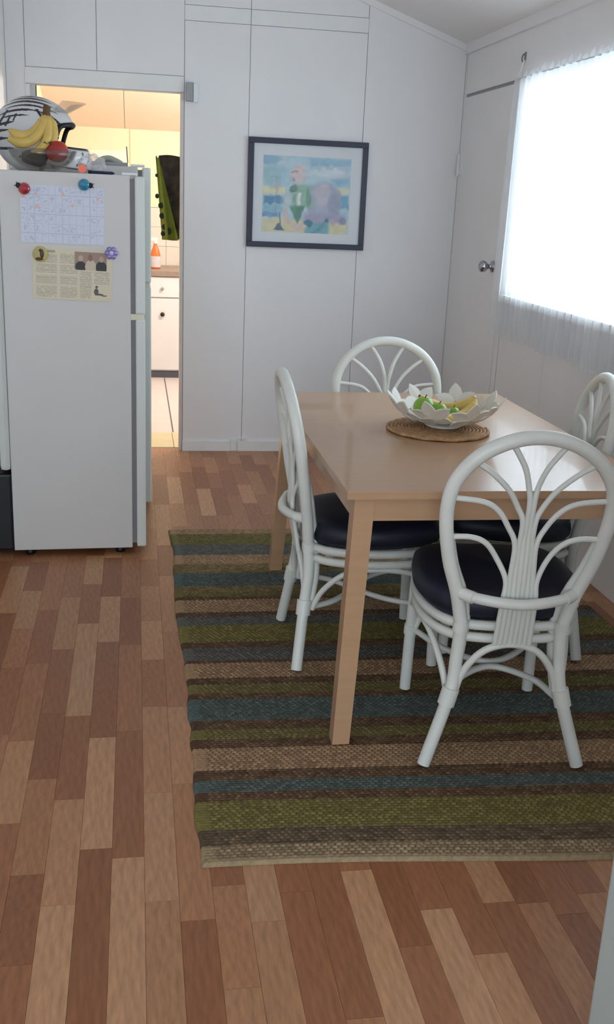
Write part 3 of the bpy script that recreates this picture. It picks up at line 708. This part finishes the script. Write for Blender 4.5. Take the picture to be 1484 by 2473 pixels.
def petal_mesh(L, W, T=0.004):
    mb = MB(); top = []; ts = [0.0, .12, .28, .46, .64, .80, .92, 1.0]
    half = [(t, W*0.5*(math.sin(PI*min(1, max(0, t))**0.9)**0.85 if 0 < t < 1 else 0.03)) for t in ts]
    ring = [(t, w_) for t, w_ in half]+[(t, -w_) for t, w_ in reversed(half)]
    n = len(ring)
    for sgn in (0, 1):
        for (t, w_) in ring: top.append((L*t, w_, (T if sgn else 0)+0.08*L*t*t))
    mb.add(top, [tuple(range(n-1, -1, -1)), tuple(range(n, 2*n))]+[(i, (i+1) % n, n+(i+1) % n, n+i) for i in range(n)])
    me = mesh_of('petal', mb.v, mb.f); me.materials.append(M_petal); return me
PM1, PM2 = petal_mesh(0.070, 0.046), petal_mesh(0.112, 0.060)
def put_petal(me, M):
    o = bpy.data.objects.new('petal', me); COL.objects.link(o); o.parent = bw; o.matrix_local = M
def frame_on_bowl(az, rr, z, tilt):
    # local z = inward-up normal of the bowl wall, local x = up the wall
    out = Vector((math.cos(az), math.sin(az), 0)); upv = (out*math.cos(tilt)+Vector((0, 0, 1))*math.sin(tilt)).normalized()
    side = Vector((-math.sin(az), math.cos(az), 0)); nrm = upv.cross(side)
    p = out*rr+Vector((0, 0, z))
    return Matrix(((upv.x, side.x, nrm.x, p.x), (upv.y, side.y, nrm.y, p.y), (upv.z, side.z, nrm.z, p.z), (0, 0, 0, 1)))
for k in range(12):
    put_petal(PM2, frame_on_bowl(2*PI*k/12+.1, 0.044, 0.006+0.002*(k % 2), 0.30))
NF = 8
for k in range(NF):
    az = 2*PI*k/NF+0.25
    F = frame_on_bowl(az, 0.158, 0.050+0.003*(k % 2), 0.74)
    for j in range(5):
        put_petal(PM1, F @ Matrix.Rotation(2*PI*j/5+0.2*k, 4, 'Z') @ Matrix.Translation((0.003, 0, 0.0016*(j % 2))) @ Matrix.Rotation(-0.15, 4, 'Y'))
M_gapple = mat('green_apple_skin', C(132, 176, 62), 0.25, 0.15, 12)
M_stem = mat('brown_stem', C(66, 46, 30), 0.7)
M_banana = mat('banana_skin', C(224, 190, 104), 0.45, 0.12, 25)
M_btip = mat('banana_tip', C(60, 44, 30), 0.7)
def apple(name, label, loc, r, m, group):
    t = thing(name, label, 'fruit', loc, 0, group)
    prof = []
    for i in range(15):
        a = PI*i/14; rr = r*math.sin(a)*(1+.06*math.cos(a)); z = -r*0.93*math.cos(a)
        if i > 11: z -= r*.10*(i-11)/3*1.2
        prof.append((max(rr, 1e-5), z+r*.93))
    MB().lathe(prof, seg=20).build('flesh', m, t)
    MB().tube([(0, 0, r*1.62), (r*.08, 0, r*1.85), (r*.2, 0, r*2.05)], r*.05, 6).build('stem', M_stem, t)
    return t
BZ = TT+0.0165+0.012
AX, AY = MX+0.018, MY
apple('green_apple', 'larger green apple at the left in the petal bowl', (AX-0.070, AY-0.008, BZ+0.020), 0.036, M_gapple, 'green apples in the petal bowl')
apple('green_apple', 'green apple behind the bananas, second from the left in the petal bowl', (AX-0.026, AY-0.030, BZ+0.014), 0.031, M_gapple, 'green apples in the petal bowl')
apple('green_apple', 'smallest green apple, rightmost in the petal bowl', (AX+0.024, AY-0.026, BZ+0.010), 0.026, M_gapple, 'green apples in the petal bowl')
def banana(pts, r, parent=None, name='banana', m=None):
    P = crom(pts, 6); n = len(P)
    rad = [r*(0.32+0.68*min(1, (i/n)*6.0)*1.0 if i < n*0.16 else (1.0 if i < n*0.8 else max(.38, 1-(i/n-.8)*3.4))) for i in range(n)]
    o = MB().tube(P, rad, 7).build(name, m or M_banana, parent)
    k = MB().tube([P[-2], P[-1], P[-1]+(P[-1]-P[-2])*0.6], [rad[-1]*.9, rad[-1]*.8, rad[-1]*.3], 7)
    tip = k.build('tip', M_btip, o)
    return o
b1_ = banana([(0.095, 0.03, .088), (0.082, 0.02, .064), (0.040, -.005, .040), (-0.01, -.025, .034), (-0.055, -.038, .042), (-0.088, -.040, .060)], .017)
b1_.location = (AX+0.004, AY-0.056, BZ-0.004); tag(b1_, 'ripe yellow banana in front of the green apples in the petal bowl', 'fruit', 'bananas in the petal bowl')
b2_ = banana([(0.105, 0.0, .086), (0.088, 0.010, .062), (0.045, 0.025, .044), (0.0, 0.035, .042), (-0.05, 0.040, .058), (-0.075, 0.040, .078)], .017)
b2_.location = (AX+0.008, AY+0.024, BZ-0.002); tag(b2_, 'ripe yellow banana behind the green apples in the petal bowl', 'fruit', 'bananas in the petal bowl')

# ------------------------------------------------------------------ fridges
def fridge(label, loc, rz, W, D, H, zsplit):
    """side faces -y; door faces +x; origin at the near front bottom corner of the cabinet"""
    r = thing('fridge', label, 'fridge', loc, rz)
    MB().bbox(-D, 0, 0, W, 0.03, H, 0.004).build('cabinet', M_fridge, r)
    MB().bbox(-D-.045, -D, .02, W-.02, .36, H-.02, .02).build('rear_cover', M_fdoor, r)
    MB().bbox(-D-.13, -D-.002, .03, W-.03, .02, .345, .01).build('black_rear_box', M_black, r)  # plain black box behind the lower cabinet
    for x in (-D+.06, -.05):
        for y in (.05, W-.05): MB().lathe([(0.0001, 0), (.02, 0), (.02, .012), (.012, .03)], x, y, 12).build('foot', M_black, r)
    MB().box(0, .018, .006, W-.006, .05, H-.012).build('gasket', M_gasket, r)
    for (z0, z1) in ((.034, zsplit-.010), (zsplit+.010, H-.002)):
        MB().bbox(.018, .056, 0, W, z0, z1, .007).build('door', M_fdoor, r)
    MB().bbox(-.006, .052, .004, .05, zsplit-.012, zsplit+.012, .003).build('middle_hinge', M_creamp, r)
    MB().bbox(-.03, .030, .006, .06, H, H+.010, .003).build('hinge_cap', M_whitep, r)
    return r
FR = math.radians(2.2); FO = Vector((-0.018, 4.090, 0))
f1 = fridge('tall white two-door fridge with papers stuck on its side, nearest the camera', FO, FR, 0.58, 0.478, 1.513, 0.985)
f2 = fridge('second slightly taller white fridge standing directly behind the paper-covered fridge', (0.014, 4.735, 0), 0, 0.60, 0.50, 1.560, 1.055)
def on_side(x, z, off=0.0):
    """point on the near side of the first fridge, x measured from its front corner"""
    c, s = math.cos(FR), math.sin(FR); return (FO.x+x*c+off*s, FO.y+x*s-off*c, z)
def fx(X): return (X-FO.x)/math.cos(FR)

# papers
def paint_calendar(U, V):
    c = np.zeros(U.shape+(3,)); c[:] = (214, 218, 232)
    n = noise2(U, V, 40, 11); n5 = noise2(U, V, 12, 12)
    for k in range(1, 12):
        m = np.abs(U-k/12) < .003; c[m] = (190, 196, 216)
    for k in range(1, 6):
        m = np.abs(V-k/6) < .004; c[m] = (190, 196, 216)
    cell = (np.mod(U*12, 1) > .15) & (np.mod(U*12, 1) < .85) & (np.mod(V*6, 1) > .15) & (np.mod(V*6, 1) < .8)
    c[cell & (n > .55) & (n5 > .42)] = (192, 198, 218)
    for (x, y, r) in ((.19, .16, .022), (.51, .14, .026), (.93, .2, .022), (.2, .37, .03), (.62, .33, .022), (.03, .2, .035)):
        d = np.hypot((U-x)*1.42, V-y); c[(d < r) & (d > r*.45)] = (236, 170, 152)
        c[d < r*.5] = (238, 196, 180)
    return c
def paint_news(U, V):
    c = np.zeros(U.shape+(3,)); c[:] = (222, 210, 182); n = noise2(U, V, 60, 21)
    for (x0, x1, y0, y1) in ((.04, .30, .12, .96), (.34, .56, .10, .96), (.59, .74, .42, .96), (.77, .97, .42, .66)):
        b = (U > x0) & (U < x1) & (V > y0) & (V < y1); ln = np.mod(V*34, 1) < .55
        c[b & ln & (n > .25)] = (186, 174, 152)
    for y in (.30, .52, .72): c[(np.abs(V-y) < .018) & (U < .56)] = (222, 210, 182)
    c[(U > .06) & (U < .28) & (V > .04) & (V < .09)] = (170, 156, 136)
    ph = (U > .52) & (U < .93) & (V > .04) & (V < .40); c[ph] = (160, 136, 120)
    for (x, y, rx, ry, k) in ((.60, .33, .07, .10, (44, 38, 40)), (.60, .17, .03, .06, (196, 164, 146)), (.725, .33, .07, .14, (206, 190, 168)), (.72, .15, .03, .07, (150, 100, 82)), (.86, .33, .07, .12, (36, 40, 42)), (.86, .17, .03, .06, (190, 158, 142))):
        c[ph & (np.hypot((U-x)/rx, (V-y)/ry) < 1)] = k
    for (x, y, rx, ry) in ((.80, .82, .03, .07), (.805, .72, .018, .025), (.84, .87, .05, .02), (.90, .89, .035, .014)):
        c[np.hypot((U-x)/rx, (V-y)/ry) < 1] = (92, 84, 82)
    return c
def paper(name, label, X0, X1, Z0, Z1, fn, nx, ny, tilt=0.0):
    t = thing(name, label, 'paper', on_side(fx((X0+X1)/2), (Z0+Z1)/2, 0.0015), FR)
    t.rotation_euler = (0, tilt, FR)
    w_, h_ = X1-X0, Z1-Z0
    MB().box(-w_/2, w_/2, -.0006, .001, -h_/2, h_/2).build('sheet', M_matb if fn is paint_calendar else M_creamp, t)
    painted('print', nx, ny, w_, h_, fn, M_print, t, (-w_/2, -.0011, -h_/2), (1, 0, 0), (0, 0, 1))
paper('calendar_sheet', 'white calendar sheet with orange marks, upper paper on the fridge side', -0.421, -0.116, 1.256, 1.464, paint_calendar, 190, 130, math.radians(0.6))
paper('newspaper_clipping', 'yellowed newspaper clipping with a photo, lower paper on the fridge side', -0.384, -0.088, 1.047, 1.237, paint_news, 190, 130, math.radians(1.6))
# magnets
def ladybird(X, Z, col, rot, label, nm):
    t = thing('ladybird_magnet', label, 'magnet', on_side(fx(X), Z, 0.004), FR, 'glass ladybird magnets on the fridge')
    t.rotation_euler = (0, rot, FR)
    MB().lathe([(0.0001, 0), (.021, 0), (.022, .004), (.019, .011), (.012, .016), (0.0001, .018)], seg=20, sy=1.0).build('shell', mat(nm, col, 0.08, 0.25, 30, coat=1.0, spec=0.8), t, None, (PI/2, 0, 0))
    MB().ball((.024, -.006, 0), .009, .007, .010, 12, 8).build('head', M_black, t)
    for s in (-1, 1): MB().tube([(.030, -.006, s*.004), (.036, -.008, s*.008)], .0012, 6).build('antenna', M_black, t)
ladybird(-0.404, 1.449, C(176, 26, 46), math.radians(-152), 'red glass ladybird magnet on the upper left of the calendar', 'red_glass')
ladybird(-0.187, 1.472, C(16, 134, 172), math.radians(4), 'blue glass ladybird magnet on the upper right of the calendar', 'blue_glass')
fm_ = thing('flower_magnet', 'purple glass flower magnet at the top right of the clipping', 'magnet', on_side(fx(-0.090), 1.227, 0.003), FR)
M_purp = mat('purple_glass', C(146, 132, 198), 0.08, 0.3, 40, coat=1.0, spec=0.8)
for k in range(6):
    a = 2*PI*k/6; MB().ball((.016*math.cos(a), -.006, .016*math.sin(a)), .010, .007, .010, 10, 8).build('petal', M_purp, fm_)
MB().ball((0, -.009, 0), .009, .006, .009, 10, 8).build('center', mat('pale_purple_glass', C(206, 200, 232), 0.1), fm_)
dm = thing('badge_magnet', 'round yellow badge magnet with a brown figure at the clipping upper left', 'magnet', on_side(fx(-0.354), 1.215, 0.003), FR)
MB().lathe([(0.0001, 0), (.029, 0), (.029, .004), (.024, .008), (0.0001, .010)], seg=24).build('disc', mat('badge_yellow', C(200, 186, 124), 0.25, 0.15, 12), dm, None, (PI/2, 0, 0))
M_bb = mat('badge_brown', C(86, 58, 46), 0.4)
MB().ball((.006, -.0085, .002), .008, .004, .016, 12, 8).build('brown_figure', M_bb, dm)
MB().ball((-.004, -.0082, -.017), .015, .0035, .006, 12, 8).build('brown_base', M_bb, dm)
MB().ball((.001, -.0088, .014), .006, .0035, .006, 12, 8).build('brown_head', M_bb, dm)

# ------------------------------------------------------------------ things on the fridge tops
Z1 = 1.513
hm = thing('motorcycle_helmet', 'white helmet with black swirl stripes and raised clear visor on the nearer fridge', 'helmet', (-0.405, 4.515, Z1+0.014), math.radians(-6))
def helmet_shell(scale=1.0, cut=True, paint=True):
    nu, nv = 280, 190; U, V = np.meshgrid(np.linspace(0, 2*PI, nu, endpoint=False), np.linspace(0.02, PI-0.35, nv))
    rx, ry, rz_ = .150*scale, .122*scale, .142*scale
    x = rx*np.sin(V)*np.cos(U); y = ry*np.sin(V)*np.sin(U); z = rz_*np.cos(V)
    x = x+0.012*np.cos(V)*0+np.where(x > 0, x*0.10*(z > -.02), 0)
    co = np.stack([x, y, z+.130], -1).reshape(-1, 3)
    el = z/rz_; open_ = (x > rx*(.46+.30*el)) & (el < .26) & (np.abs(y) < ry*.92)
    f = []; idx = np.arange(nu*nv).reshape(nv, nu); keep = ~open_
    for j in range(nv-1):
        for i in range(nu):
            i2 = (i+1) % nu
            if not cut or (keep[j, i] and keep[j, i2] and keep[j+1, i] and keep[j+1, i2]): f.append((idx[j+1, i], idx[j+1, i2], idx[j, i2], idx[j, i]))
    me = bpy.data.meshes.new('shell'); me.from_pydata(co.tolist(), [], [tuple(int(q) for q in a) for a in f]); me.update()
    me.polygons.foreach_set('use_smooth', [True]*len(me.polygons))
    if paint:
        el = z/rz_; xx = x/rx; k = np.zeros(el.shape, bool)
        for e0, bend, xa, xb, wd in ((.96, .30, -.55, .45, .016), (.90, .34, -.70, .55, .020), (.82, .36, -.78, .62, .024), (.72, .36, -.62, .72, .020), (.60, .30, -.80, .30, .026), (.46, .22, -.70, .05, .022), (.30, .20, -.92, -.30, .030), (.62, .55, .30, .95, .040), (.42, .45, .40, .95, .034), (.10, .10, -.95, -.45, .030), (-.12, .05, -.97, -.50, .034), (-.38, .02, -.92, -.35, .030)):
            t_ = np.clip((xx-xa)/(xb-xa), 0, 1); k |= (np.abs(el-(e0-bend*xx*xx)) < wd*np.sin(PI*t_)**.6*1.15) & (xx > xa) & (xx < xb)
        for xa, e0, sl_, la in ((-.62, .40, 1.6, .30), (-.48, .30, 1.9, .22), (.30, .52, -1.4, .18), (.52, .36, -1.2, .2), (-.30, .40, 2.4, .16)):
            k |= (np.abs((el-e0)-sl_*(xx-xa)) < .055) & (np.abs(el-e0) < la*.6)
        c = np.ones((nu*nv, 4), np.float32); c[:, :3] = np.where(k.reshape(-1, 1), np.array((.02, .02, .03)), np.array((.72, .71, .70)))
        at = me.color_attributes.new('print', 'FLOAT_COLOR', 'POINT'); at.data.foreach_set('color', c.ravel())
    return me
link('shell', helmet_shell(1.05), mat('helmet_lacquer', None, 0.22, attr='print', coat=0.5), hm)
link('lining', helmet_shell(0.98, True, False), mat('helmet_lining', C(40, 36, 42), 0.9, 0.2, 20), hm)
rim = crom([(.055, -.106, .012), (.086, -.098, .058), (.100, -.094, .100), (.122, -.084, .160), (.150, -.052, .172), (.160, 0, .176), (.150, .052, .172), (.122, .084, .160), (.100, .094, .100), (.086, .098, .058), (.055, .106, .012)], 5)
MB().tube(rim, .010, 8).build('rim_trim', M_black, hm)
mb = MB(); vs = []
for j in range(2):
    for i in range(13):
        a = -0.9+1.8*i/12
        vs.append(((.118+.085*j)*math.cos(a)*1.0+.012, (.108+.02*j)*math.sin(a), .212+.045*j-0.012*math.cos(a)*0))
for k in range(26): vs.append((vs[k][0], vs[k][1], vs[k][2]+.003))
fs = []
for i in range(12): fs += [(i, i+1, 14+i, 13+i), (26+13+i, 26+14+i, 26+i+1, 26+i)]
fs += [(13+i, 14+i, 26+14+i, 26+13+i) for i in range(12)]+[(i+1, i, 26+i, 26+i+1) for i in range(12)]
mb.add(vs, fs, True); mb.build('visor', M_visor, hm)
def chin_bar():
    path = crom([(.062, -.118, .062), (.110, -.112, .052), (.170, -.088, .046), (.212, -.040, .044), (.220, 0, .044), (.212, .040, .044), (.170, .088, .046), (.110, .112, .052), (.062, .118, .062)], 8)
    nz = 14; n = len(path); vs = []; cols = []
    for side in (0, 1):
        for i, p in enumerate(path):
            for j in range(nz):
                v = j/(nz-1); k = 1.0-.055*side+.05*math.sin(PI*v)
                vs.append((p.x*k, p.y*k, p.z-.040+.082*v))
                blk = v > .88 or v < .06 or (abs(math.sin(i*.55-v*3.0)) < .24 and .1 < v < .8)
                cols.append((.02, .02, .03, 1) if blk else (.74, .73, .72, 1))
    fs = []; m = n*nz
    for i in range(n-1):
        for j in range(nz-1):
            a = i*nz+j; fs += [(a, a+nz, a+nz+1, a+1), (m+a+1, m+a+nz+1, m+a+nz, m+a)]
        a = i*nz; fs += [(a+nz-1, a+2*nz-1, m+a+2*nz-1, m+a+nz-1), (m+a, m+a+nz, a+nz, a)]
    me = mesh_of('chin_bar', vs, fs, True); at = me.color_attributes.new('print', 'FLOAT_COLOR', 'POINT')
    at.data.foreach_set('color', np.array(cols, np.float32).ravel()); return me
link('chin_bar', chin_bar(), MATS['helmet_lacquer'], hm)
for s in (-1, 1): MB().lathe([(0.0001, 0), (.014, 0), (.014, .006), (0.0001, .008)], seg=14).build('visor_button', M_greyp, hm, (.055, s*.116, .170), (s*PI/2, 0, 0))

gb = thing('glass_fruit_bowl', 'clear glass fruit bowl holding bananas, in front of the helmet', 'bowl', (-0.346, 4.228, Z1+0.001))
MB().lathe([(0.0001, 0), (.045, 0), (.056, .006), (.088, .022), (.116, .048), (.131, .080), (.128, .080), (.112, .050), (.084, .027), (.050, .012), (0.0001, .010)], seg=32).build('bowl_wall', M_bowlglass, gb)
bn = thing('banana_bunch', 'bunch of ripe bananas with dark tips in the glass bowl on the fridge', 'fruit', (-0.352, 4.222, Z1))
STM = Vector((.026, -.02, .222))
for k, pts in enumerate([[(.020, -.022, .205), (.006, -.038, .168), (-.030, -.052, .132), (-.075, -.052, .125), (-.108, -.040, .143)],
                         [(.024, -.026, .205), (.018, -.050, .165), (-.012, -.066, .120), (-.060, -.066, .098), (-.112, -.052, .112)],
                         [(.030, -.024, .205), (.034, -.050, .165), (.030, -.066, .120), (.008, -.064, .085), (-.03, -.056, .066)],
                         [(.034, -.018, .205), (.050, -.030, .165), (.052, -.042, .125), (.045, -.042, .090), (.03, -.03, .065)]]):
    o = banana(pts, .0195 if k < 2 else .017, bn)
MB().tube([(.026, -.022, .198), (.027, -.020, .220), (.030, -.018, .236)], [.017, .013, .014], 8).build('stalk', mat('banana_stalk', C(104, 76, 44), 0.7, 0.3, 40), bn)
M_rapple = mat('red_apple_skin', C(184, 62, 54), 0.3, 0.25, 12)
apple('red_apple', 'red apple at the right in the glass bowl on the fridge', (-0.290, 4.180, Z1+0.036), 0.044, M_rapple, None)
av = thing('avocado', 'dark green avocado low in the glass bowl on the fridge', 'fruit', (-0.372, 4.180, Z1+0.010))
MB().lathe([(0.0001, -.05), (.016, -.046), (.024, -.03), (.031, 0), (.033, .02), (.024, .040), (0.0001, .050)], seg=18).build('flesh', mat('avocado_skin', C(62, 58, 46), 0.6, 0.35, 30, 0.5, 90), av, (0, 0, .040), (0, PI/2, 0))
MB().tube([(-.05, 0, .040), (-.056, 0, .042)], .004, 8).build('stem', M_stem, av)
lf = thing('leafy_sprig', 'small dark green leafy sprig beside the red apple in the glass bowl', 'leaves', (-0.325, 4.156, Z1+0.090))
M_leaf = mat('leaf_green', C(92, 112, 58), 0.6, 0.25, 30)
for k in range(6):
    a = 2*PI*k/6+.3; me = petal_mesh(0.030, 0.014, .0012); me.materials.clear(); me.materials.append(M_leaf)
    o = link('leaf', me, None, lf); o.matrix_local = Matrix.Rotation(a, 4, 'Z') @ Matrix.Rotation(-.5-.1*(k % 2), 4, 'Y')

ob = thing('orange_capped_bottle', 'small clear bottle with a bright orange cap lying at the fridge front edge', 'bottle', (-0.194, 4.125, Z1+0.001))
MB().tube([(0, .085, .018), (0, .03, .018), (0, .018, .014), (0, .010, .012)], [.016, .017, .012, .010], 12).build('bottle_body', M_bowlglass, ob)
MB().tube([(0, .012, .0155), (0, -.010, .0155)], .0155, 14).build('cap', mat('bright_orange_cap', C(255, 104, 62), 0.35), ob)
pb = thing('plastic_bag', 'crumpled clear plastic bag around the orange-capped bottle on the fridge', 'bag', (-0.160, 4.180, Z1+0.002))
bm = bmesh.new(); bmesh.ops.create_icosphere(bm, subdivisions=4, radius=1.0)
for v in bm.verts:
    n = v.co.copy(); k = 1+.16*math.sin(9*n.x+3*n.y)*math.sin(7*n.z+4*n.x)+.10*math.sin(17*n.y+5*n.z)
    v.co = Vector((n.x*.050*k, n.y*.042*k, max(0.0005, .034+n.z*.034*k)))
me = bpy.data.meshes.new('bag_film'); bm.to_mesh(me); bm.free(); link('bag_film', me, M_bag, pb)
M_navy = mat('navy_pen_plastic', C(34, 38, 84), 0.35)
for (x, y, a, lb) in ((-.132, 4.150, .35, 'short dark blue pen on the fridge top beside the plastic bag'), (-.105, 4.165, -.2, 'dark blue pen lying on the fridge top nearest the door side')):
    t = thing('pen', lb, 'pen', (x, y, Z1+0.001), a, 'pens on the fridge top')
    MB().tube([(-.03, 0, .0055), (.022, 0, .0055), (.030, 0, .004)], [.0055, .0055, .002], 8).build('barrel', M_navy, t)
    MB().tube([(-.042, 0, .0055), (-.028, 0, .0055)], .0065, 8).build('cap', M_black, t)
tr = thing('grey_tray', 'grey tray with a clear upright lid on top of the rear fridge', 'tray', (-0.115, 5.02, 1.561))
mb = MB().box(-.085, .085, -.06, .06, 0, .006).box(-.085, .085, -.06, -.055, .006, .020).box(-.085, .085, .055, .06, .006, .020).box(-.085, -.08, -.055, .055, .006, .020).box(.08, .085, -.055, .055, .006, .020); mb.build('tray_base', M_greyp, tr)
MB().box(-.085, .082, .045, .047, .021, .072).build('lid', M_visor, tr)
MB().tube([(.085, -.055, .02), (.080, -.050, .090)], .0025, 6).build('lid_stay', M_gasket, tr)
MB().tube(crom([(-.06, 0, .012), (-.03, .0, .030), (.0, 0, .036), (.03, 0, .026), (.06, 0, .012)], 5), [.008]+[.014]*19+[.008], 8).build('folded_cloth', mat('pale_sage_cloth', C(182, 188, 172), 0.8, 0.1, 20), tr)
